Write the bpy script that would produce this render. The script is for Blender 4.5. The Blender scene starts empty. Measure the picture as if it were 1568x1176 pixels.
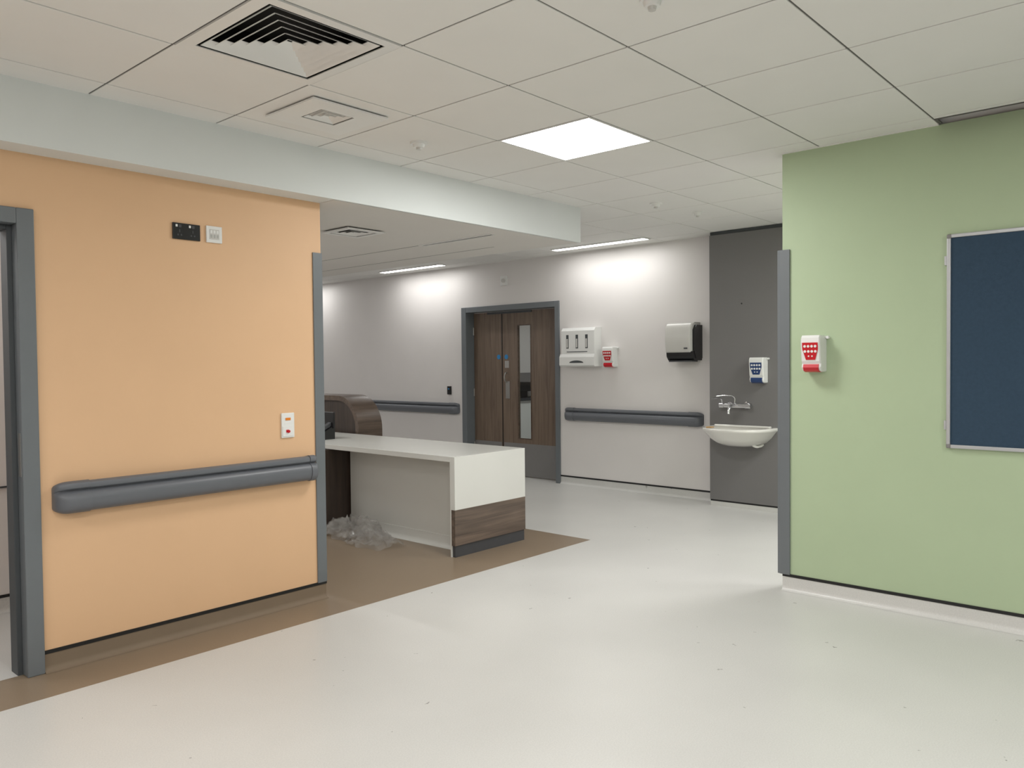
import bpy, bmesh, math, random
from mathutils import Vector, Matrix, noise
random.seed(4)
S=bpy.context.scene
S.view_settings.view_transform='Standard'
COL=S.collection

# ---------------------------------------------------------------- materials
def lin(c):
    return tuple(((x/255.)/12.92 if x/255.<=0.04045 else ((x/255.+0.055)/1.055)**2.4) for x in c)
def mat(name,rgb,rough=0.5,metal=0.0,var=0.03,scale=3.0,bump=0.0,bscale=200.,spec=0.5,coat=0):
    m=bpy.data.materials.new(name);m.use_nodes=True
    nt=m.node_tree;b=nt.nodes['Principled BSDF'];c=lin(rgb)
    b.inputs['Roughness'].default_value=rough;b.inputs['Metallic'].default_value=metal
    b.inputs['Specular IOR Level'].default_value=spec
    b.inputs['Coat Weight'].default_value=coat
    tc=nt.nodes.new('ShaderNodeTexCoord')
    n=nt.nodes.new('ShaderNodeTexNoise');n.inputs['Scale'].default_value=scale;n.inputs['Detail'].default_value=4
    nt.links.new(tc.outputs['Object'],n.inputs['Vector'])
    r=nt.nodes.new('ShaderNodeValToRGB')
    r.color_ramp.elements[0].color=(*[x*(1-var) for x in c],1);r.color_ramp.elements[1].color=(*[min(1,x*(1+var)) for x in c],1)
    r.color_ramp.elements[0].position=.3;r.color_ramp.elements[1].position=.7
    nt.links.new(n.outputs['Fac'],r.inputs['Fac']);nt.links.new(r.outputs['Color'],b.inputs['Base Color'])
    if bump>0:
        n2=nt.nodes.new('ShaderNodeTexNoise');n2.inputs['Scale'].default_value=bscale;n2.inputs['Detail'].default_value=3
        nt.links.new(tc.outputs['Object'],n2.inputs['Vector'])
        bp=nt.nodes.new('ShaderNodeBump');bp.inputs['Strength'].default_value=bump;bp.inputs['Distance'].default_value=.002
        nt.links.new(n2.outputs['Fac'],bp.inputs['Height']);nt.links.new(bp.outputs['Normal'],b.inputs['Normal'])
    return m
def emit(name,rgb,s):
    m=bpy.data.materials.new(name);m.use_nodes=True;nt=m.node_tree;nt.nodes.clear()
    e=nt.nodes.new('ShaderNodeEmission');e.inputs[0].default_value=(*rgb,1);e.inputs[1].default_value=s
    o=nt.nodes.new('ShaderNodeOutputMaterial');nt.links.new(e.outputs[0],o.inputs[0]);return m
def wood(name,c1,c2,c3,axis='Z',scale=1.0,rough=.45):
    m=bpy.data.materials.new(name);m.use_nodes=True;nt=m.node_tree;b=nt.nodes['Principled BSDF']
    b.inputs['Roughness'].default_value=rough
    tc=nt.nodes.new('ShaderNodeTexCoord');mp=nt.nodes.new('ShaderNodeMapping')
    sc={'Z':(22,22,1.2),'X':(1.2,22,22),'Y':(22,1.2,22)}[axis]
    mp.inputs['Scale'].default_value=tuple(s*scale for s in sc)
    nt.links.new(tc.outputs['Object'],mp.inputs['Vector'])
    n=nt.nodes.new('ShaderNodeTexNoise');n.inputs['Scale'].default_value=1.3;n.inputs['Detail'].default_value=8;n.inputs['Roughness'].default_value=.62;n.inputs['Distortion'].default_value=.6
    nt.links.new(mp.outputs['Vector'],n.inputs['Vector'])
    r=nt.nodes.new('ShaderNodeValToRGB');r.color_ramp.elements[0].position=.3;r.color_ramp.elements[1].position=.72
    r.color_ramp.elements[0].color=(*lin(c1),1);r.color_ramp.elements[1].color=(*lin(c3),1)
    e=r.color_ramp.elements.new(.5);e.color=(*lin(c2),1)
    nt.links.new(n.outputs['Fac'],r.inputs['Fac']);nt.links.new(r.outputs['Color'],b.inputs['Base Color'])
    return m
def floor_mat(name,rgb,dark,rough=.34,specks=True):
    m=mat(name,rgb,rough,var=.04,scale=1.1,bump=.12,bscale=350)
    nt=m.node_tree;b=nt.nodes['Principled BSDF'];ramp=b.inputs['Base Color'].links[0].from_node
    tc=[n for n in nt.nodes if n.type=='TEX_COORD'][0]
    n=nt.nodes.new('ShaderNodeTexNoise');n.inputs['Scale'].default_value=160;n.inputs['Detail'].default_value=2
    nt.links.new(tc.outputs['Object'],n.inputs['Vector'])
    rr=nt.nodes.new('ShaderNodeMapRange');rr.inputs[1].default_value=.35;rr.inputs[2].default_value=.65;rr.inputs[3].default_value=.95;rr.inputs[4].default_value=1.03
    nt.links.new(n.outputs['Fac'],rr.inputs[0])
    mx=nt.nodes.new('ShaderNodeMix');mx.data_type='RGBA';mx.blend_type='MULTIPLY';mx.inputs[0].default_value=1
    nt.links.new(ramp.outputs['Color'],mx.inputs[6]);nt.links.new(rr.outputs[0],mx.inputs[7])
    out=mx.outputs[2]
    if specks:
        for sc,thr,den,col in ((3.6,.045,.5,dark),(8,.055,.6,dark)):
            v=nt.nodes.new('ShaderNodeTexVoronoi');v.inputs['Scale'].default_value=sc
            wn=nt.nodes.new('ShaderNodeTexNoise');wn.inputs['Scale'].default_value=30
            nt.links.new(tc.outputs['Object'],wn.inputs['Vector'])
            ad=nt.nodes.new('ShaderNodeMix');ad.data_type='RGBA';ad.blend_type='LINEAR_LIGHT';ad.inputs[0].default_value=.035
            nt.links.new(tc.outputs['Object'],ad.inputs[6]);nt.links.new(wn.outputs['Color'],ad.inputs[7])
            nt.links.new(ad.outputs[2],v.inputs['Vector'])
            lt=nt.nodes.new('ShaderNodeMath');lt.operation='LESS_THAN';lt.inputs[1].default_value=thr
            nt.links.new(v.outputs['Distance'],lt.inputs[0])
            pn=nt.nodes.new('ShaderNodeTexNoise');pn.inputs['Scale'].default_value=1.7;pn.inputs['Detail'].default_value=1
            nt.links.new(tc.outputs['Object'],pn.inputs['Vector'])
            sp=nt.nodes.new('ShaderNodeSeparateColor');nt.links.new(v.outputs['Color'],sp.inputs[0])
            gt=nt.nodes.new('ShaderNodeMath');gt.operation='GREATER_THAN';gt.inputs[1].default_value=den
            nt.links.new(sp.outputs[0],gt.inputs[0])
            mu=nt.nodes.new('ShaderNodeMath');mu.operation='MULTIPLY';nt.links.new(lt.outputs[0],mu.inputs[0]);nt.links.new(gt.outputs[0],mu.inputs[1])
            mu2=nt.nodes.new('ShaderNodeMath');mu2.operation='MULTIPLY';nt.links.new(mu.outputs[0],mu2.inputs[0]);nt.links.new(pn.outputs['Fac'],mu2.inputs[1])
            m2=nt.nodes.new('ShaderNodeMix');m2.data_type='RGBA'
            nt.links.new(mu2.outputs[0],m2.inputs[0]);nt.links.new(out,m2.inputs[6]);m2.inputs[7].default_value=(*lin(col),1)
            out=m2.outputs[2]
    nt.links.new(out,b.inputs['Base Color'])
    return m

M={}
M['orange']=mat('paint_orange',(223,183,144),.55,var=.015,bump=.08)
M['green']=mat('paint_green',(176,193,160),.55,var=.015,bump=.08)
M['wall']=mat('paint_offwhite',(226,222,220),.55,var=.012,bump=.08)
M['bulk']=mat('paint_bulkhead',(222,226,225),.6,var=.01)
M['soffit']=mat('paint_soffit',(220,217,212),.7,var=.01)
M['tile']=mat('ceiling_tile',(232,231,228),.85,var=.012,bump=.15,bscale=500)
M['tbar']=mat('ceiling_tbar',(96,95,92),.6)
M['void']=mat('ceiling_void',(22,22,22),.9)
M['floor']=floor_mat('vinyl_floor_grey',(207,206,203),(60,56,52))
M['brown']=floor_mat('vinyl_floor_brown',(138,121,102),(70,60,50),specks=False)
M['brownc']=mat('vinyl_cove_brown',(122,106,88),.75)
M['grey']=mat('trim_blue_grey',(108,113,117),.42,var=.015,bump=.1,bscale=300)
M['greyd']=mat('trim_dark_grey',(68,72,75),.5)
M['rail']=mat('handrail_vinyl',(101,104,110),.4,var=.015,bump=.12,bscale=300)
M['black']=mat('black_trim',(20,20,22),.5)
M['ips']=mat('ips_panel_grey',(118,116,116),.45,var=.015)
M['white']=mat('white_plastic',(230,230,228),.35,var=.01)
M['desk']=mat('white_solid_surface',(218,218,213),.25,var=.01)
M['red']=mat('red_plastic',(195,24,38),.3,var=.02)
M['blue']=mat('blue_plastic',(34,62,112),.3,var=.02)
M['blk']=mat('black_plastic',(20,20,22),.3)
M['silver']=mat('silver_plastic',(202,200,196),.3,metal=.05)
M['steel']=mat('brushed_steel',(170,168,165),.35,metal=.8)
M['chrome']=mat('chrome',(215,215,218),.12,metal=1)
M['ceramic']=mat('ceramic_white',(228,226,221),.12,var=.005,coat=.5)
M['felt']=mat('felt_navy',(56,74,92),.95,var=.06,scale=60,bump=.4,bscale=600,spec=.2)
M['alu']=mat('aluminium_frame',(190,192,195),.35,metal=.5)
M['dgrey']=mat('plinth_grey',(66,67,71),.45)
M['kick']=mat('kick_plate',(132,130,129),.42,metal=.15)
M['tan']=mat('tan_soap',(190,150,95),.5)
M['amber']=mat('amber_button',(225,130,40),.3)
M['signblue']=mat('sign_blue',(40,130,190),.4)
M['door']=wood('wood_door_walnut',(98,82,70),(116,99,85),(129,111,96),'Z')
M['deskwood']=wood('wood_desk_walnut',(78,67,59),(101,87,77),(122,105,92),'X')
M['curvewood']=wood('wood_counter_dark',(70,58,49),(90,75,64),(106,90,78),'X',rough=.35)
M['darkwood']=wood('wood_pedestal_dark',(46,36,31),(58,47,40),(68,55,47),'Z')
LC=(1,.998,.975)
M['light']=emit('led_panel',LC,30)
M['lin']=emit('led_linear',LC,25)
M['side']=emit('led_side',LC,9)
M['soffill']=emit('fill_soffit',LC,13)  # for the added, unseen soffit panel
M['beyond']=emit('fill_beyond',LC,26)  # for the lamp added behind the door
def glassmat():
    m=bpy.data.materials.new('door_glass');m.use_nodes=True;nt=m.node_tree;nt.nodes.clear()
    t=nt.nodes.new('ShaderNodeBsdfTransparent');t.inputs[0].default_value=(.9,.93,.92,1)
    g=nt.nodes.new('ShaderNodeBsdfGlossy');g.inputs['Roughness'].default_value=.03
    mx=nt.nodes.new('ShaderNodeMixShader');mx.inputs[0].default_value=.12
    o=nt.nodes.new('ShaderNodeOutputMaterial')
    nt.links.new(t.outputs[0],mx.inputs[1]);nt.links.new(g.outputs[0],mx.inputs[2]);nt.links.new(mx.outputs[0],o.inputs[0]);return m
M['glass']=glassmat()
def plasticmat():
    m=bpy.data.materials.new('clear_plastic_film');m.use_nodes=True;nt=m.node_tree;nt.nodes.clear()
    t=nt.nodes.new('ShaderNodeBsdfTransparent');t.inputs[0].default_value=(.95,.95,.95,1)
    g=nt.nodes.new('ShaderNodeBsdfPrincipled');g.inputs['Base Color'].default_value=(.5,.48,.45,1);g.inputs['Roughness'].default_value=.15
    mx=nt.nodes.new('ShaderNodeMixShader')
    tc=nt.nodes.new('ShaderNodeTexCoord');n=nt.nodes.new('ShaderNodeTexNoise');n.inputs['Scale'].default_value=14
    nt.links.new(tc.outputs['Object'],n.inputs['Vector'])
    mr=nt.nodes.new('ShaderNodeMapRange');mr.inputs[3].default_value=.0;mr.inputs[4].default_value=.45;nt.links.new(n.outputs['Fac'],mr.inputs[0]);nt.links.new(mr.outputs[0],mx.inputs[0])
    o=nt.nodes.new('ShaderNodeOutputMaterial')
    nt.links.new(t.outputs[0],mx.inputs[1]);nt.links.new(g.outputs[0],mx.inputs[2]);nt.links.new(mx.outputs[0],o.inputs[0]);return m
M['film']=plasticmat()

# ---------------------------------------------------------------- mesh helpers
def link(ob,parent=None):
    COL.objects.link(ob)
    if parent:
        ob.parent=parent;ob.matrix_parent_inverse=Matrix.Translation(-Vector(parent.location))
    return ob
def group(name,loc):
    e=bpy.data.objects.new(name,None);e.location=loc;e.empty_display_size=.1;COL.objects.link(e);return e
def addbox(bm,x0,x1,y0,y1,z0,z1,mi=0):
    vs=[bm.verts.new((x,y,z)) for x in (x0,x1) for y in (y0,y1) for z in (z0,z1)]
    for f in ((0,1,3,2),(4,6,7,5),(0,4,5,1),(2,3,7,6),(0,2,6,4),(1,5,7,3)):
        fc=bm.faces.new([vs[i] for i in f]);fc.material_index=mi
def finish(name,bm,mats,parent=None,smooth=False,bevel=0,seg=2,recalc=True):
    if recalc: bmesh.ops.recalc_face_normals(bm,faces=bm.faces)
    me=bpy.data.meshes.new(name);bm.to_mesh(me);bm.free()
    for m in (mats if isinstance(mats,(list,tuple)) else [mats]): me.materials.append(M[m] if isinstance(m,str) else m)
    ob=bpy.data.objects.new(name,me);link(ob,parent)
    if smooth:
        for p in me.polygons:p.use_smooth=True
    if bevel>0:
        b=ob.modifiers.new('bevel','BEVEL');b.width=bevel;b.segments=seg;b.limit_method='ANGLE';b.angle_limit=math.radians(40)
    return ob
def box(name,x0,x1,y0,y1,z0,z1,m,parent=None,bevel=0,seg=2):
    bm=bmesh.new();addbox(bm,x0,x1,y0,y1,z0,z1);return finish(name,bm,m,parent,bevel=bevel,seg=seg)
def boxes(name,lst,m,parent=None,bevel=0):
    bm=bmesh.new()
    for l in lst:addbox(bm,*l)
    return finish(name,bm,m,parent,bevel=bevel)
def downquad(name,x0,x1,y0,y1,z,m,parent=None):
    bm=bmesh.new();bm.faces.new([bm.verts.new(p) for p in ((x0,y0,z),(x0,y1,z),(x1,y1,z),(x1,y0,z))])
    return finish(name,bm,m,parent,recalc=False)
def loft(name,secs,m,parent=None,smooth=True,cap=True,autosm=35):
    bm=bmesh.new();rings=[[bm.verts.new(p) for p in s] for s in secs]
    n=len(secs[0])
    for a,b in zip(rings[:-1],rings[1:]):
        for i in range(n):
            bm.faces.new([a[i],a[(i+1)%n],b[(i+1)%n],b[i]])
    if cap:
        bm.faces.new(rings[0]);bm.faces.new(rings[-1])
    bmesh.ops.recalc_face_normals(bm,faces=bm.faces)
    for e in bm.edges:
        if len(e.link_faces)==2 and e.calc_face_angle(0)>math.radians(autosm):e.smooth=False
    return finish(name,bm,m,parent,smooth=smooth,recalc=False)
def cyl(name,p0,p1,r0,m,parent=None,r1=None,n=20,smooth=True):
    p0=Vector(p0);p1=Vector(p1);r1=r0 if r1 is None else r1
    d=(p1-p0).normalized();a=d.orthogonal().normalized();b=d.cross(a)
    def ring(p,r):return [p+a*math.cos(2*math.pi*i/n)*r+b*math.sin(2*math.pi*i/n)*r for i in range(n)]
    return loft(name,[ring(p0,r0),ring(p1,r1)],m,parent)
def tube(name,pts,r,m,parent=None,n=14):
    cu=bpy.data.curves.new(name,'CURVE');cu.dimensions='3D';cu.bevel_depth=r;cu.bevel_resolution=5;cu.use_fill_caps=True
    sp=cu.splines.new('BEZIER');sp.bezier_points.add(len(pts)-1)
    for bp,p in zip(sp.bezier_points,pts):
        bp.co=p;bp.handle_left_type=bp.handle_right_type='AUTO'
    ob=bpy.data.objects.new(name,cu);cu.materials.append(M[m]);link(ob,parent);return ob

# ---------------------------------------------------------------- dimensions
CH=2.70; SZ=2.415
OY=4.11; OX=2.87         # orange wall face / corner
GX=4.81; GY=2.035        # green wall face / corner
BX=7.40                  # back wall face
PXF=7.20                 # grey wash-hand panel face
BHY=3.95; BHX=5.30       # bulkhead

# ---------------------------------------------------------------- floor
bm=bmesh.new()
def quad(x0,x1,y0,y1,mi,z=0):
    f=bm.faces.new([bm.verts.new(p) for p in ((x0,y0,z),(x1,y0,z),(x1,y1,z),(x0,y1,z))]);f.material_index=mi
FY=3.785;FX=5.18
quad(-5,13,-5,FY,0);quad(-5,FX,FY,OY+.05,1);quad(OX-.1,FX,OY+.05,8.6,1);quad(-5,OX-.1,OY+.05,12.5,0)
quad(OX-.1,FX,8.6,12.5,0);quad(FX,13,FY,12.5,0)
finish('floor',bm,['floor','brown'],recalc=False)
# ---------------------------------------------------------------- walls
boxes('wall_orange',[(1.29,OX,OY,OY+.12,0,CH),(.17,1.29,OY,OY+.12,2.16,CH),(-5,.17,OY,OY+.12,0,CH)],'orange')
boxes('wall_partition',[(OX-.12,OX,OY+.12,12.5,0,CH)],'wall')
boxes('wall_green',[(GX,GX+.12,-5,GY,0,CH+.001)],'green')
boxes('wall_green_upper',[(GX+.02,GX+.12,-5,GY,CH+.001,2.93)],'tile')
DY0,DY1,DH=5.83,7.46,2.16
boxes('wall_back',[(BX,BX+.15,-5,DY0+.02,0,CH+.06),(BX,BX+.15,DY1-.02,12.5,0,CH+.06),(BX,BX+.15,DY0+.02,DY1-.02,DH-.02,CH+.06)],'wall')
box('wall_far',OX,BX+.15,12.5,12.62,0,CH+.06,'wall')
box('wall_side_room',-1.0,OX-.12,5.32,5.42,0,CH,'wall')
box('wall_behind',-5,-4.9,-5,5.4,0,CH+.06,'wall')
box('wall_entrance',-5,BX+.15,-5.1,-5,0,CH+.06,'wall')
boxes('wall_beyond',[(12.4,12.5,4.0,9.0,0,2.7),(BX+.15,12.5,3.9,4.0,0,2.7),(BX+.15,12.5,9.0,9.1,0,2.7)],'wall')

def cove(name,kind,c,a0,a1,m,sgn=-1,r=.03,h=.088):
    prof=[(0,0),(r+.004,0)]+[(.004+r-r*math.sin(t),r-r*math.cos(t)) for t in [math.pi/2*i/6 for i in range(1,7)]]+[(.004,h),(0,h)]
    secs=[]
    for a in (a0,a1):
        secs.append([((c+sgn*d,a,z+.0005) if kind=='x' else (a,c+sgn*d,z+.0005)) for d,z in prof])
    loft(name,secs,m,autosm=50)
def strip(name,kind,c,a0,a1,sgn=-1,z0=.086,z1=.103):
    if kind=='x': box(name,min(c,c+sgn*.006),max(c,c+sgn*.006),a0,a1,z0,z1,'black')
    else: box(name,a0,a1,min(c,c+sgn*.006),max(c,c+sgn*.006),z0,z1,'black')
cove('baseboard_orange','y',OY,1.295,OX,'brownc');strip('trim_1','y',OY,1.295,OX+.003)
cove('baseboard_green','x',GX,-5,GY,'floor');strip('trim_2','x',GX,-5,GY)
cove('baseboard_back_right','x',BX,3.8,DY0-.002,'floor');strip('trim_3','x',BX,3.8,DY0-.002)
cove('baseboard_back_left','x',BX,DY1+.002,12.5,'floor');strip('trim_4','x',BX,DY1+.002,12.5)
cove('baseboard_side_room','y',5.32,-1,OX-.12,'floor');strip('trim_5','y',5.32,-1,OX-.12)
box('trim_6',-1,OX-.12,5.31,5.32,.73,.74,'greyd')

# ---------------------------------------------------------------- ceiling
GXO,GPX=2.12,.628
GYO,GPY=1.155,.649
def cx(i):return GXO+GPX*i
def cy(j):return GYO+GPY*j
skip={(2,2),(-1,2)}
hidden=[(-2,-1),(1,-4),(-3,-5),(-6,-1),(-7,-5),(-6,2),(6,0),(6,-2),(6,-6)]  # unseen panels added to brighten the room and the corridor's back wall
bm=bmesh.new();g=.0045
for i in range(-12,9):
    for j in range(-10,18):
        x0,x1,y0,y1=cx(i),cx(i+1),cy(j),cy(j+1)
        if (i,j) in skip or (i,j) in hidden: continue
        x1c=x1;y0c=y0;y1c=y1;x0c=x0
        if x0>=BX-.01 or y0>12.5: continue
        x1c=min(x1,BX+.01)
        if y0<BHY+.02<y1 and x0<BHX-.1: y1c=BHY+.01
        if y0>=BHY and x1<=BHX+.01: continue
        if y0<BHY and y1c<=y0+.02: continue
        if y1<GY and x0<GX<x1:
            x1c=GX+.004
            if j==-1: x1c=x0+.045   # displaced perimeter tile
        addbox(bm,x0c+g,x1c-g,y0c+g,y1c-g,CH,CH+.016)
finish('ceiling',bm,'tile',bevel=.0015,seg=1)
bm=bmesh.new()
for i in range(-12,10):
    x=cx(i)
    if x>BX: continue
    addbox(bm,x-.011,x+.011,-5,(12.5 if x>BHX-.1 else BHY) ,CH+.004,CH+.012)
for j in range(-10,19):
    y=cy(j)
    if y>12.5: continue
    if y<GY:addbox(bm,-5,GX,y-.011,y+.011,CH+.0045,CH+.0125)
    elif y<BHY:addbox(bm,-5,BX,y-.011,y+.011,CH+.0045,CH+.0125)
    else:addbox(bm,BHX,BX,y-.011,y+.011,CH+.0045,CH+.0125)
finish('ceiling_grid_bars',bm,'tbar')
box('ceiling_void',-5,BX+.15,-5,12.6,2.93,2.96,'void')
box('ceiling_beyond',BX+.16,12.5,3.9,9.1,2.7,2.75,'tile')
box('ceiling_side_room',-1,OX-.12,OY+.13,5.32,2.40,2.41,'tile')
boxes('trim_7',[(GX-.02,GX,1.16,GY,CH-.003,CH+.002),(BX-.02,BX,3.8,12.5,CH-.003,CH+.002),(GX-.02,GX,-5,.5,CH-.003,CH+.002)],'tile')
box('trim_8',GX-.135,GX-.129,.50,1.15,CH-.004,CH+.03,'tbar')

loft('ceiling_bulkhead',[[(x,BHY,SZ),(x,12.49,SZ),(x,12.49,SZ+.05),(x,BHY+.06,SZ+.05),(x,BHY+.06,CH+.02),(x,BHY,CH+.02)] for x in (-5,BHX)],'bulk',smooth=False)
box('ceiling_bulkhead_return',BHX-.06,BHX-.001,BHY+.061,12.48,SZ+.051,CH+.02,'bulk')
box('ceiling_soffit',OX,BHX-.02,BHY+.02,12.49,SZ-.002,SZ-.0005,'soffit')
gr=group('slot_diffuser',(4.46,4.6,SZ))
box('slot_gap',4.445,4.475,4.18,4.95,SZ-.004,SZ-.0021,'blk',gr)
boxes('slot_frame',[(4.43,4.445,4.16,4.97,SZ-.008,SZ-.0021),(4.475,4.49,4.16,4.97,SZ-.008,SZ-.0021)],'white',gr)
box('trim_9',4.452,4.460,4.97,7.9,SZ-.003,SZ-.0021,'tbar')
box('trim_10',4.95,4.957,4.6,12,SZ-.003,SZ-.0021,'tbar')

# ---------------------------------------------------------------- diffusers
def diffuser(name,x0,x1,y0,y1,z,rings,depth,plate=None,gap=.72,pl=.12):
    gr=group(name,((x0+x1)/2,(y0+y1)/2,z))
    mx,my=(x0+x1)/2,(y0+y1)/2;hx,hy=(x1-x0)/2,(y1-y0)/2
    def rect(f,zz,t=0):return [(mx-hx*f+t,my-hy*f+t,zz),(mx+hx*f-t,my-hy*f+t,zz),(mx+hx*f-t,my+hy*f-t,zz),(mx-hx*f+t,my+hy*f-t,zz)]
    def ringloft(nm,secs):
        bm=bmesh.new();rs=[[bm.verts.new(p) for p in s] for s in secs];k=len(rs)
        for a in range(k):
            A=rs[a];B=rs[(a+1)%k]
            for i in range(4):bm.faces.new([A[i],A[(i+1)%4],B[(i+1)%4],B[i]])
        finish(nm,bm,'white',gr)
    if plate:
        px0,px1,py0,py1=plate
        P=lambda zz:[(px0,py0,zz),(px1,py0,zz),(px1,py1,zz),(px0,py1,zz)]
        ringloft('face_plate',[P(z+.004),P(z-.004),rect(1,z-.004),rect(1,z+.004)])
    bm=bmesh.new();a=[bm.verts.new(p) for p in rect(1,z)];b=[bm.verts.new(p) for p in rect(1,z+pl)]
    for i in range(4):bm.faces.new([a[i],a[(i+1)%4],b[(i+1)%4],b[i]])
    bm.faces.new(b);finish('plenum',bm,'void',gr)
    for k in range(rings):
        f=1-(k+.35)/(rings+.35)
        f2=max(.02,f-gap/(rings+.35))
        ringloft('louvre_%d'%(k+1),[rect(f,z-.002),rect(f2,z+depth),rect(f2,z+depth+.0015),rect(f,z)])
    return gr
diffuser('ceiling_air_diffuser',cx(-1)+.06,cx(0)-.05,cy(2)+.05,cy(3)-.06,CH,6,.017,plate=(cx(-1)+.004,cx(0)-.004,cy(2)+.004,cy(3)-.004),gap=.72)
diffuser('ceiling_air_diffuser',2.33,2.53,3.31,3.49,CH-.012,3,.008,plate=(2.21,2.66,3.2,3.62),gap=.5)
diffuser('ceiling_air_diffuser',3.5,3.75,4.66,4.9,SZ-.016,3,.006,plate=(3.46,3.79,4.62,4.94),gap=.45,pl=.0135)

# ---------------------------------------------------------------- lights
def panel(i,j,s='light'):
    x0,x1,y0,y1=cx(i),cx(i+1),cy(j),cy(j+1)
    gr=group('ceiling_light_panel',((x0+x1)/2,(y0+y1)/2,CH))
    boxes('panel_frame',[(x0+.004,x0+.018,y0+.004,y1-.004,CH-.002,CH+.02),(x1-.018,x1-.004,y0+.004,y1-.004,CH-.002,CH+.02),
        (x0+.018,x1-.018,y0+.004,y0+.018,CH-.002,CH+.02),(x0+.018,x1-.018,y1-.018,y1-.004,CH-.002,CH+.02)],'white',gr)
    downquad('panel_diffuser',x0+.018,x1-.018,y0+.018,y1-.018,CH+.002,s,gr)
panel(2,2)
for h in hidden: panel(*h)  # the added panels, all out of view
def linear(y0,y1,x0=7.0,x1=7.1):
    gr=group('ceiling_linear_light',((x0+x1)/2,(y0+y1)/2,CH))
    boxes('light_housing',[(x0-.012,x0,y0-.012,y1+.012,CH-.012,CH+.01),(x1,x1+.012,y0-.012,y1+.012,CH-.012,CH+.01),(x0,x1,y0-.012,y0,CH-.012,CH+.01),(x0,x1,y1,y1+.012,CH-.012,CH+.01)],'white',gr)
    downquad('light_diffuser',x0,x1,y0,y1,CH-.008,'lin',gr)
linear(4.42,5.62);linear(7.45,8.65);linear(10.3,11.5)
def unseen_panel(x,y,z,m):
    gr=group('ceiling_light_panel',(x,y,z))
    downquad('panel_diffuser',x-.3,x+.3,y-.3,y+.3,z-.012,m,gr)
    box('panel_frame',x-.32,x+.32,y-.32,y+.32,z-.01,z-.0025,'white',gr)
unseen_panel(9.5,6.8,2.7,'beyond');unseen_panel(.8,4.8,2.40,'side')  # unseen; the first is added to brighten the room behind the door glass
unseen_panel(3.35,6.3,SZ,'soffill');unseen_panel(3.5,9.2,SZ,'light')  # both unseen, added to brighten the reception area and soffit

def detector(x,y,z,name='smoke_detector',r=.05):
    gr=group(name,(x,y,z))
    cyl('base',(x,y,z),(x,y,z-.012),r,'white',gr,r1=r*.95,n=28)
    cyl('body',(x,y,z-.012),(x,y,z-.03),r*.72,'white',gr,r1=r*.6,n=28)
    cyl('head',(x,y,z-.03),(x,y,z-.042),r*.35,'silver',gr,r1=r*.3,n=20)
detector(3.09,3.45,CH);detector(5.57,3.40,CH);detector(6.16,3.35,CH,r=.04);detector(2.44,1.5,CH,r=.045)

# ---------------------------------------------------------------- corner guards
def guard(name,pts,z0,z1):
    loft(name,[[(x,y,z0) for x,y in pts],[(x,y,z1) for x,y in pts]],'grey',smooth=False)
t=.008
guard('corner_guard',[(OX-.06,OY),(OX-.06,OY-t),(OX+t-.004,OY-t),(OX+t,OY-t+.004),(OX+t,OY+.06),(OX,OY+.06),(OX,OY)],.1,2.11)
t=.012
guard('corner_guard',[(GX,GY-.048),(GX-t,GY-.048),(GX-t,GY+.01),(GX-t+.006,GY+.03),(GX+.06,GY+.03),(GX+.06,GY),(GX,GY)],.1,2.11)

# ---------------------------------------------------------------- left door frame
gr=group('door_frame',(.7,OY,1.05))
boxes('frame_face',[(1.222,1.295,OY-.018,OY+.14,0,2.16),(.165,.238,OY-.018,OY+.14,0,2.16),(.238,1.222,OY-.018,OY+.14,2.088,2.16)],'grey',gr,bevel=.004)
boxes('frame_stop',[(1.2,1.222,OY+.05,OY+.14,0,2.088),(.238,.26,OY+.05,OY+.14,0,2.088),(.26,1.2,OY+.05,OY+.14,2.066,2.088)],'greyd',gr,bevel=.002)
box('strike_plate',1.2195,1.2225,OY+.0,OY+.03,.93,1.13,'steel',gr)

# ---------------------------------------------------------------- handrails
PROF=[(0,0),(.045,0),(.062,.006),(.075,.02),(.082,.04),(.084,.06),(.081,.078),(.072,.092),(.058,.099),(.048,.101),(.046,.104),(.056,.108),(.064,.115),(.066,.125),(.062,.137),(.052,.144),(.038,.146),(.02,.142),(.0,.138)]
def handrail(kind,c,a0,a1,z0,name='handrail'):
    gr=group(name,((c,(a0+a1)/2,z0+.07) if kind=='x' else ((a0+a1)/2,c,z0+.07)))
    def sec(a,s=1.0,zs=1.0):
        o=[]
        for d,z in PROF:
            zz=z0+.073+(z-.073)*zs;dd=d*s
            o.append((c-dd,a,zz) if kind=='x' else (a,c-dd,zz))
        return o
    L=.15
    loft('rail_body',[sec(a0+L),sec(a1-L if kind=='x' else a1-.05)],'rail',gr)
    def cap(nm,a,dirn,L):
        ss=[sec(a+dirn*L,1.06,1.05)]
        R=min(L*.5,.075)
        for k in range(0,11):
            th=math.pi/2*k/10
            ss.append(sec(a+dirn*R*(1-math.sin(th)),max(.12,1.06*math.cos(th)**.75),1.05-.42*(1-math.cos(th))**1.3))
        loft(nm,ss,'rail',gr)
    cap('end_cap_1',a0,1,L)
    cap('end_cap_2',a1,-1,L if kind=='x' else .06)
handrail('y',OY,1.345,2.79,.742)
handrail('x',BX,3.96,5.74,.758)
handrail('x',BX,7.52,11.5,.765)

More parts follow.
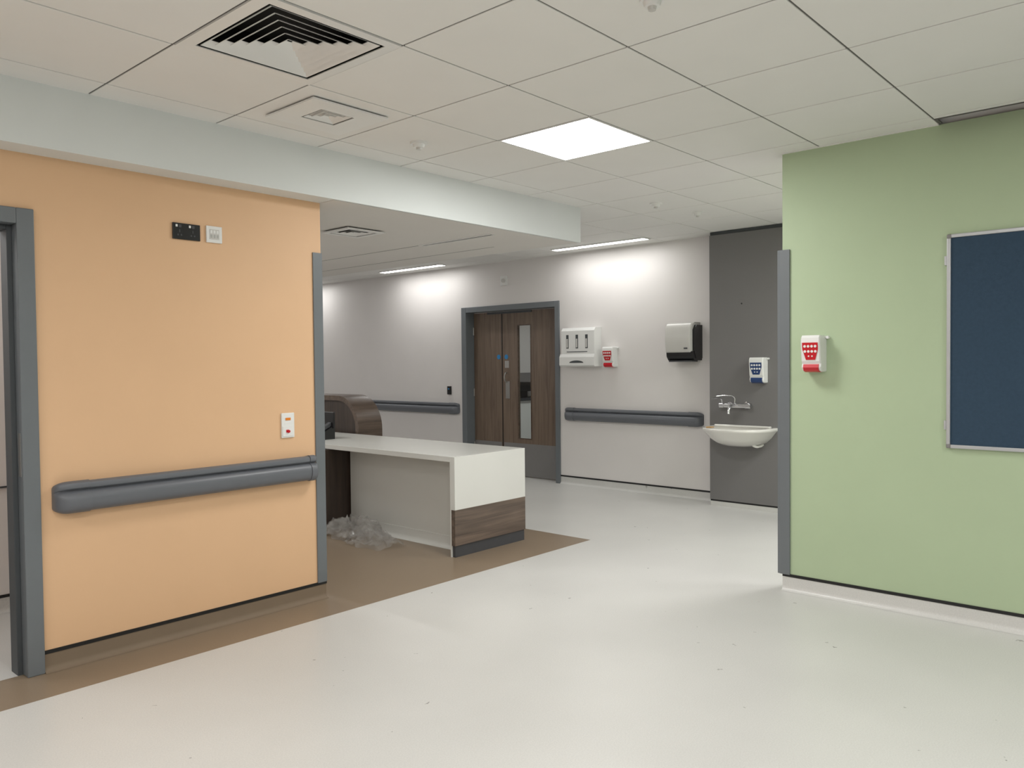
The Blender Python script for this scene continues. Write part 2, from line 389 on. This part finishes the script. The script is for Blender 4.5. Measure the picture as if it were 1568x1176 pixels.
# ---------------------------------------------------------------- double door (back wall)
gr=group('door_1',(BX,6.65,1.05))
fx=BX-.018
boxes('frame',[(fx,BX+.15,DY0,DY0+.065,0,DH),(fx,BX+.15,DY1-.085,DY1,0,DH),(fx,BX+.15,DY0+.065,DY1-.085,DH-.07,DH)],'grey',gr,bevel=.004)
LX=7.53
yA,yM,yB=DY0+.068,6.87,DY1-.088
box('narrow_leaf',LX,LX+.045,yM+.002,yB,.008,DH-.074,'door',gr,bevel=.002)
gy0,gy1,gz0,gz1=6.385,6.61,.475,1.91
boxes('wide_leaf',[(LX,LX+.045,yA,gy0,.008,DH-.074),(LX,LX+.045,gy1,yM-.002,.008,DH-.074),(LX,LX+.045,gy0,gy1,.008,gz0),(LX,LX+.045,gy0,gy1,gz1,DH-.074)],'door',gr)
boxes('glass_bead',[(LX-.004,LX+.01,gy0,gy0+.012,gz0,gz1),(LX-.004,LX+.01,gy1-.012,gy1,gz0,gz1),(LX-.004,LX+.01,gy0+.012,gy1-.012,gz0,gz0+.012),(LX-.004,LX+.01,gy0+.012,gy1-.012,gz1-.012,gz1)],'curvewood',gr)
box('glass_pane',LX+.008,LX+.012,gy0+.012,gy1-.012,gz0+.012,gz1-.012,'glass',gr)
box('kick_plate_1',LX-.003,LX,yA+.01,yM-.02,.012,.42,'kick',gr)
box('kick_plate_2',LX-.003,LX,yM+.02,yB-.01,.012,.42,'kick',gr)
box('astragal',LX-.004,LX,yM-.006,yM+.006,.01,DH-.08,'blk',gr)
box('push_plate',LX-.004,LX,6.745,6.815,.98,1.2,'steel',gr,bevel=.001)
box('lock_plate',LX-.004,LX,6.755,6.825,1.37,1.46,'steel',gr,bevel=.001)
tube('pull_handle',[(LX-.004,6.79,1.19),(LX-.035,6.79,1.20),(LX-.035,6.79,1.3),(LX-.004,6.79,1.31)],.008,'steel',gr)
cyl('door_sign_1',(LX-.003,6.80,1.51),(LX,6.80,1.51),.03,'signblue',gr)
cyl('door_sign_2',(LX-.003,6.93,1.51),(LX,6.93,1.51),.03,'signblue',gr)
for k,z in enumerate((.35,1.05,1.85)):
    cyl('hinge_%d'%(k+1),(LX-.008,yB+.0,z-.05),(LX-.008,yB+.0,z+.05),.008,'steel',gr)
    cyl('hinge_r_%d'%(k+1),(LX-.008,yA+.0,z-.05),(LX-.008,yA+.0,z+.05),.008,'steel',gr)
box('door_coordinator',LX-.012,LX,yM-.5,yM+.25,DH-.1,DH-.074,'greyd',gr)
gr=group('counter_stand_in',(10.4,8.7,.5))  # invented furniture, added for the pale and dark tones in the door glass
box('carcass',9.2,11.6,8.42,8.98,.1,.82,'white',gr,bevel=.004)
box('worktop',9.18,11.62,8.38,8.99,.82,.86,'dgrey',gr)
box('plinth',9.25,11.55,8.46,8.98,0,.1,'dgrey',gr)
gr=group('monitor_stand_in',(9.95,8.65,1.1))  # dark shape added to give the dark middle of the door glass
box('screen',9.5,10.4,8.6,8.63,.96,1.27,'blk',gr,bevel=.005);box('stand',9.85,10.05,8.61,8.68,.87,1.0,'blk',gr);box('base',9.7,10.2,8.55,8.75,.861,.875,'blk',gr)

# ---------------------------------------------------------------- dispensers
def soap(name,c,y0,y1,z0,z1,col,dep=.11):
    gr=group(name,(c,(y0+y1)/2,(z0+z1)/2));h=z1-z0;w=y1-y0
    prof=[(0,.0),(.55,.0),(.78,.04),(.86,.12),(.80,.22),(.88,.30),(1,.80),(.98,.93),(.88,1.0),(0,1.0)]
    def sec(y,s=1.0,zi=0):return [(c-dep*d*s,y,z0+zi+(h-2*zi)*z) for d,z in prof]
    loft('body',[sec(y0,.93,.006),sec(y0+.006),sec(y1-.006),sec(y1,.93,.006)],'white',gr,smooth=False)
    def fp(y,z,off):
        tt=(z-.30)/.5;d=.88+.12*tt
        return (c-dep*d-off,y,z0+h*z)
    bm=bmesh.new();pts=[(.10,.80),(.90,.80),(.90,.62),(.74,.33),(.26,.33),(.10,.62)]
    a=[bm.verts.new(fp(y0+w*u,z,.0)) for u,z in pts];b=[bm.verts.new(fp(y0+w*u,z,.003)) for u,z in pts]
    bm.faces.new(b)
    for i in range(6):bm.faces.new([a[i],a[(i+1)%6],b[(i+1)%6],b[i]])
    finish('label',bm,col,gr)
    for r,(zz,n) in enumerate(((.70,4),(.56,4),(.43,2))):
        for i in range(n):
            u=.5+(i-(n-1)/2)*.18;p=Vector(fp(y0+w*u,zz,.0025))
            cyl('icon_%d_%d'%(r,i),p,p+Vector((-.002,0,0)),w*(.068 if r<2 else .04),'white',gr,n=14)
    loft('push_bar',[[(c-dep*d,y,z0+h*z) for d,z in ((.3,-.01),(.58,-.01),(.82,.035),(.90,.12),(.84,.21),(.3,.21))] for y in (y0+w*.1,y1-w*.1)],col,gr,smooth=False)
    cyl('mount_knob',(c,y0-.012,z1-.012),(c-.025,y0-.012,z1-.012),.009,'white',gr)
soap('soap_dispenser',GX,1.765,1.88,1.36,1.577,'red')
soap('soap_dispenser',BX,5.015,5.155,1.375,1.60,'red')
soap('soap_dispenser',PXF,3.19,3.33,1.22,1.46,'blue')

gr=group('paper_dispenser',(BX,5.5,1.6))
d=.14;X0=BX-d
loft('cabinet',[[(BX,y,1.52),(X0,y,1.52),(X0,y,1.79),(X0+.03,y,1.825),(BX,y,1.825)] for y in (5.235,5.70)],'white',gr,smooth=False)
loft('tray',[[(BX,y,1.385),(X0-.005,y,1.385),(X0-.02,y,1.40),(X0-.02,y,1.49),(X0-.003,y,1.525),(BX,y,1.525)] for y in (5.225,5.715)],'white',gr,smooth=False)
for k,y in enumerate((5.61,5.475,5.34)):
    box('slot_%d'%k,X0-.002,X0+.001,y-.017,y+.017,1.59,1.745,'greyd',gr)
    box('slot_paper_%d'%k,X0-.004,X0-.002,y-.008,y+.012,1.6,1.70,'silver',gr)
box('label_text',X0-.002,X0,5.33,5.62,1.548,1.556,'greyd',gr)
bm=bmesh.new()
vs=[bm.verts.new((X0-.0215,5.47-.10*math.cos(math.pi*i/12),1.425+.028*math.sin(math.pi*i/12))) for i in range(13)];bm.faces.new(vs);finish('tray_opening',bm,'greyd',gr)

gr=group('hand_towel_dispenser',(BX,4.14,1.62))
def tw(y,s):
    P=[(0,1.505),(.17,1.505),(.20,1.53),(.215,1.66),(.205,1.77),(.17,1.815),(.12,1.83),(0,1.83)]
    return [(BX-.0-dd*s,y,1.665+(z-1.665)*(.97+.03*s)) for dd,z in P]
loft('front_cover',[tw(4.0,.93),tw(4.01,1),tw(4.285,1),tw(4.295,.93)],'silver',gr)
loft('back_shell',[[(BX,y,1.44),(BX-.15,y,1.44),(BX-.185,y,1.48),(BX-.19,y,1.53),(BX-.12,y,1.55),(BX,y,1.55)] for y in (3.98,4.285)],'blk',gr,smooth=False)
loft('side_shell',[[(BX,y,1.46),(BX-.13,y,1.46),(BX-.16,y,1.52),(BX-.16,y,1.75),(BX-.12,y,1.80),(BX,y,1.80)] for y in (3.975,4.002)],'blk',gr,smooth=False)
box('tear_bar',BX-.17,BX-.05,4.0,4.27,1.425,1.44,'dgrey',gr,bevel=.004)
box('badge',BX-.215,BX-.211,4.03,4.07,1.555,1.57,'dgrey',gr)

def plate(name,kind,c,a0,a1,z0,z1,m,th=.01):
    loc=(c,(a0+a1)/2,(z0+z1)/2) if kind=='x' else ((a0+a1)/2,c,(z0+z1)/2)
    gr=group(name,loc)
    def bx(nm,u0,u1,v0,v1,d0,d1,mm,bev=0):
        A0=a0+(a1-a0)*u0;A1=a0+(a1-a0)*u1;Z0=z0+(z1-z0)*v0;Z1=z0+(z1-z0)*v1
        if kind=='x':return box(nm,c-d1,c-d0,A0,A1,Z0,Z1,mm,gr,bevel=bev)
        return box(nm,A0,A1,c-d1,c-d0,Z0,Z1,mm,gr,bevel=bev)
    bx('plate',0,1,0,1,0,th,m,.002);return gr,bx
gr,bx=plate('double_socket','y',OY,1.95,2.10,2.10,2.185,'blk')
for k,u in enumerate((.2,.68)):
    bx('rocker_%d'%k,u+.0,u+.1,.72,.9,.01,.014,'dgrey',.001)
    bx('indicator_%d'%k,u-.1,u-.03,.75,.9,.01,.0115,'white')
    bx('pin_%d_e'%k,u+.03,u+.06,.42,.6,.01,.0108,'dgrey');bx('pin_%d_l'%k,u-.04,u+.01,.22,.32,.01,.0108,'dgrey');bx('pin_%d_n'%k,u+.08,u+.13,.22,.32,.01,.0108,'dgrey')
gr,bx=plate('data_outlet','y',OY,2.135,2.225,2.10,2.19,'white')
bx('insert',.2,.8,.2,.8,.01,.012,'silver')
for i in range(3):bx('port_%d'%i,.24+.2*i,.36+.2*i,.28,.48,.012,.0125,'steel');bx('portb_%d'%i,.24+.2*i,.36+.2*i,.56,.74,.012,.0125,'white')
gr,bx=plate('nurse_call_plate','y',OY,2.575,2.66,1.005,1.15,'white')
bx('lower_plate',.06,.94,.06,.46,.01,.013,'white',.001)
box('amber_lens',2.60,2.634,OY-.013,OY-.01,1.107,1.122,'amber',gr,bevel=.001)
cyl('red_button',(2.617,OY-.012,1.042),(2.617,OY-.022,1.042),.010,'red',gr,r1=.008);box('red_lens',2.602,2.618,OY-.016,OY-.012,1.035,1.052,'red',gr,bevel=.002)
gr,bx=plate('card_reader','x',BX,7.675,7.735,1.02,1.13,'blk',.025)
bx('reader_led',.3,.7,.6,.75,.025,.026,'signblue')
gr,bx=plate('alarm_sounder','x',BX,6.65,6.765,2.40,2.52,'white',.012)
cyl('sounder_button',(BX-.012,6.707,2.46),(BX-.03,6.707,2.46),.025,'silver',gr)

# ---------------------------------------------------------------- grey wash panel, basin, tap
IY=2.45
gr=group('washbasin_panel',(PXF,3.1,1.35))  # boxed-out plumbing panel standing in front of the back wall
box('panel_face',PXF,BX-.002,IY,3.79,.06,2.665,'ips',gr,bevel=.002)
box('panel_head',PXF+.01,BX-.002,IY,3.785,2.665,2.698,'greyd',gr)
box('panel_base',PXF+.004,BX-.04,IY,3.785,.045,.06,'blk',gr)
box('panel_plinth',PXF+.006,BX-.04,IY,3.785,.0005,.045,'floor',gr)
box('panel_joint',PXF-.001,PXF,2.995,3.0,.06,2.665,'greyd',gr)
cyl('screw',(PXF-.002,3.45,1.98),(PXF,3.45,1.98),.008,'blk',gr)
gr=group('wash_basin',(PXF-.2,3.43,.7))
def bs(s,z,ax=.43,ay=.345,off=0,e=2.5):
    pts=[];n=28
    for i in range(n+1):
        a=-math.pi/2+math.pi*i/n
        ca,sa=math.cos(a),math.sin(a)
        x=abs(ca)**(2/e)*ax*s;y=math.copysign(abs(sa)**(2/e),sa)*ay*s
        pts.append((PXF-.001-off-x,3.435+y,z))
    return pts
loft('bowl',[bs(.30,.615),bs(.50,.625),bs(.68,.655),bs(.82,.70),bs(.92,.745),bs(.975,.765),bs(1,.775),bs(1.0,.79),bs(.985,.797),
     bs(.86,.797,off=.03),bs(.84,.79,off=.03),bs(.76,.74,off=.04),bs(.55,.69,off=.06),bs(.3,.675,off=.08)],'ceramic',gr,autosm=60)
box('upstand',PXF-.05,PXF-.001,3.15,3.72,.79,.812,'ceramic',gr,bevel=.01,seg=3)
cyl('waste',(PXF-.2,3.43,.674),(PXF-.2,3.43,.68),.03,'chrome',gr)
tube('waste_pipe',[(PXF-.14,3.3,.66),(PXF-.14,3.26,.63),(PXF-.06,3.24,.622),(PXF,3.24,.63)],.012,'ceramic',gr)
box('soap_bar',PXF-.33,PXF-.27,3.60,3.66,.797,.808,'tan',gr,bevel=.004)
gr=group('wall_mixer_tap',(PXF-.08,3.5,1.0))
xt=PXF-.07
cyl('mixer_bar',(xt,3.37,1.0),(xt,3.60,1.0),.022,'chrome',gr)
cyl('inlet_1',(PXF,3.40,1.0),(xt,3.40,1.0),.016,'chrome',gr);cyl('inlet_2',(PXF,3.57,1.0),(xt,3.57,1.0),.016,'chrome',gr)
cyl('flange_1',(PXF,3.40,1.0),(PXF-.012,3.40,1.0),.032,'chrome',gr);cyl('flange_2',(PXF,3.57,1.0),(PXF-.012,3.57,1.0),.032,'chrome',gr)
cyl('end_knob_1',(xt,3.60,1.0),(xt,3.645,1.0),.026,'chrome',gr);cyl('end_knob_2',(xt,3.325,1.0),(xt,3.37,1.0),.026,'chrome',gr)
tube('spout',[(xt,3.485,1.0),(xt-.05,3.485,1.005),(xt-.12,3.485,.985),(xt-.14,3.485,.93)],.013,'chrome',gr)
tube('lever_1',[(xt,3.62,1.0),(xt-.02,3.62,1.06),(xt-.11,3.63,1.075),(xt-.17,3.64,1.07)],.007,'chrome',gr)
tube('lever_2',[(xt,3.49,1.02),(xt-.01,3.49,1.08),(xt-.08,3.53,1.1),(xt-.16,3.60,1.095)],.007,'chrome',gr)
tube('lever_3',[(xt,3.345,1.0),(xt-.02,3.345,1.03),(xt-.09,3.33,1.04)],.007,'chrome',gr)

# ---------------------------------------------------------------- notice board
gr=group('notice_board',(GX,.5,1.52))
y0,y1,z0,z1=-.13,1.115,.945,2.10
box('felt_panel',GX-.014,GX,y0+.01,y1-.01,z0+.01,z1-.01,'felt',gr)
boxes('frame',[(GX-.022,GX,y0+.02,y1-.02,z0,z0+.02),(GX-.022,GX,y0+.02,y1-.02,z1-.02,z1),(GX-.022,GX,y0,y0+.02,z0+.02,z1-.02),(GX-.022,GX,y1-.02,y1,z0+.02,z1-.02)],'alu',gr,bevel=.004)
for k,(y,z) in enumerate(((y0,z0),(y1,z0),(y0,z1),(y1,z1))):
    ya=min(y,y-.024*(1 if y==y1 else -1));yb=max(y,y-.024*(1 if y==y1 else -1));za=min(z,z-.024*(1 if z==z1 else -1));zb=max(z,z-.024*(1 if z==z1 else -1))
    box('corner_%d'%k,GX-.024,GX,ya,yb,za,zb,'kick',gr,bevel=.006,seg=3)
for k,z in enumerate((1.07,1.96)):box('fixing_%d'%k,GX-.018,GX,y1,y1+.012,z-.025,z+.025,'alu',gr,bevel=.002)

# ---------------------------------------------------------------- reception desk
gr=group('reception_desk',(4.45,5.4,.37))
dx0,dx1,dy0,dy1,dz=4.06,4.85,4.19,7.2,.745
box('worktop',dx0,dx1,dy0+.04,dy1,dz-.04,dz,'desk',gr,bevel=.002)
box('end_panel',dx0,dx1,dy0,dy0+.04,.352,dz,'desk',gr,bevel=.002)
box('end_panel_wood',dx0+.001,dx1,dy0+.001,dy0+.04,.088,.352,'deskwood',gr)
box('end_plinth',dx0+.012,dx1-.004,dy0+.012,dy0+.04,0.0005,.088,'dgrey',gr)
box('end_inner',dx0,dx0+.022,dy0+.04,dy0+.05,0.0005,dz-.04,'desk',gr)
box('modesty_panel',4.27,4.29,dy0+.04,5.72,.09,dz-.04,'desk',gr)
prof=[(4.27,.0005),(4.225,.0005),(4.245,.006),(4.258,.018),(4.264,.035),(4.265,.092),(4.27,.092)]
loft('modesty_cove',[[(x,y,z) for x,z in prof] for y in (dy0+.04,5.72)],'desk',gr,autosm=60)
box('front_panel',dx1-.03,dx1-.01,dy0+.04,dy1,.0005,dz-.04,'desk',gr)
box('front_wood',dx1-.01,dx1,dy0+.04,dy1,.0005,.352,'deskwood',gr)
gr2=group('drawer_pedestal',(4.2,6.0,.35))
box('carcass',4.02,4.33,5.74,6.35,.02,.70,'darkwood',gr2,bevel=.003)
for k in range(3):
    box('drawer_%d'%k,4.0,4.02,5.75,6.34,.05+.215*k,.25+.215*k,'darkwood',gr2,bevel=.002)
    box('handle_%d'%k,3.985,4.0,5.95,6.15,.18+.215*k,.19+.215*k,'steel',gr2)
box('plinth',4.04,4.31,5.76,6.33,.0005,.02,'blk',gr2)
gr=group('reception_counter',(5.05,7.6,.55))
def arc(r,oy,oz,n=14):
    return [(oy-r*math.sin(a),oz+r*math.cos(a)) for a in [math.pi/2*i/n for i in range(n+1)]]
yF,R,zt=6.42,.34,1.115
outer=[(9.6,zt)]+arc(R,yF+R,zt-R)+[(yF,.001)]
inner=[(yF+.05,.001)]+list(reversed(arc(R-.05,yF+R,zt-R)))+[(9.6,zt-.05)]
pr=outer+inner
loft('curved_shell',[[(x,y,z) for y,z in pr] for x in (4.9,5.2)],'curvewood',gr,autosm=30)
infill=[(9.6,zt-.05)]+arc(R-.05,yF+R,zt-R)+[(yF+.05,.001),(9.6,.001)]
loft('side_infill',[[(x,y,z) for y,z in infill] for x in (4.925,5.175)],'darkwood',gr,smooth=False)
gr=group('desk_telephone',(4.35,6.25,.78))
loft('phone_base',[[(4.20,y,dz),(4.20,y,dz+.03),(4.38,y,dz+.12),(4.40,y,dz+.11),(4.40,y,dz)] for y in (6.12,6.32)],'blk',gr,smooth=False)
box('screen',4.372,4.392,6.10,6.34,dz+.1,dz+.25,'blk',gr,bevel=.006)
loft('handset',[[(4.21,6.135,dz+.04),(4.37,6.135,dz+.125),(4.37,6.135,dz+.155),(4.21,6.135,dz+.07)],[(4.21,6.18,dz+.04),(4.37,6.18,dz+.125),(4.37,6.18,dz+.155),(4.21,6.18,dz+.07)]],'dgrey',gr,smooth=False)

# crumpled plastic film on the floor: draped sheet with ridged folds
def drape(nm,cx_,cy_,rx,ry,h,seed,gr,n=64):
    bm=bmesh.new();vs=[]
    for i in range(n+1):
        row=[]
        for j in range(n+1):
            u=i/n*2-1;v=j/n*2-1
            p=Vector((u*2.2,v*2.2,seed))
            wx=noise.noise(p*1.1+Vector((9,0,0)))*.25;wy=noise.noise(p*1.1+Vector((0,7,0)))*.25
            rr=math.sqrt(u*u+v*v);edge=max(0,1-rr**2.2*(.75+.5*noise.noise(Vector((math.atan2(v,u)*1.2,seed,0)))))
            rid=1-abs(noise.noise(p*1.3))*2.2;rid2=1-abs(noise.noise(p*2.9+Vector((3,3,0))))*2
            z=h*edge*(.35+.45*rid+.22*rid2)
            row.append(bm.verts.new((cx_+(u+wx)*rx,cy_+(v+wy)*ry,max(.003,z))))
        vs.append(row)
    for i in range(n):
        for j in range(n):
            if max(vs[i][j].co.z,vs[i+1][j].co.z,vs[i][j+1].co.z,vs[i+1][j+1].co.z)>.0035:
                bm.faces.new([vs[i][j],vs[i+1][j],vs[i+1][j+1],vs[i][j+1]])
    for v in [v for v in bm.verts if not v.link_faces]:bm.verts.remove(v)
    return finish(nm,bm,'film',gr,smooth=True)
gr=group('plastic_sheet',(4.05,5.3,.08))
drape('fold_1',4.05,5.35,.17,.36,.2,1.3,gr)
drape('fold_2',3.98,5.05,.16,.28,.12,7.1,gr)
drape('fold_3',4.0,5.5,.14,.2,.16,3.7,gr)

# ---------------------------------------------------------------- camera
a=math.radians(41.7);p=math.atan(32/1220);r=math.radians(0.575)
f=Vector((math.cos(a)*math.cos(p),math.sin(a)*math.cos(p),-math.sin(p)))
r0=Vector((math.sin(a),-math.cos(a),0));u0=r0.cross(f)
Rv=r0*math.cos(r)-u0*math.sin(r);U=u0*math.cos(r)+r0*math.sin(r)
cam=bpy.data.cameras.new('camera');cam.lens=28.01;cam.sensor_width=36;cam.clip_start=.05
co=bpy.data.objects.new('camera',cam);COL.objects.link(co)
mt=Matrix((Rv,U,-f)).transposed().to_4x4();mt.translation=Vector((0,0,1.43));co.matrix_world=mt
S.camera=co
w=bpy.data.worlds.new('world');S.world=w;w.use_nodes=True
w.node_tree.nodes['Background'].inputs[0].default_value=(.9,.95,1,1);w.node_tree.nodes['Background'].inputs[1].default_value=.3
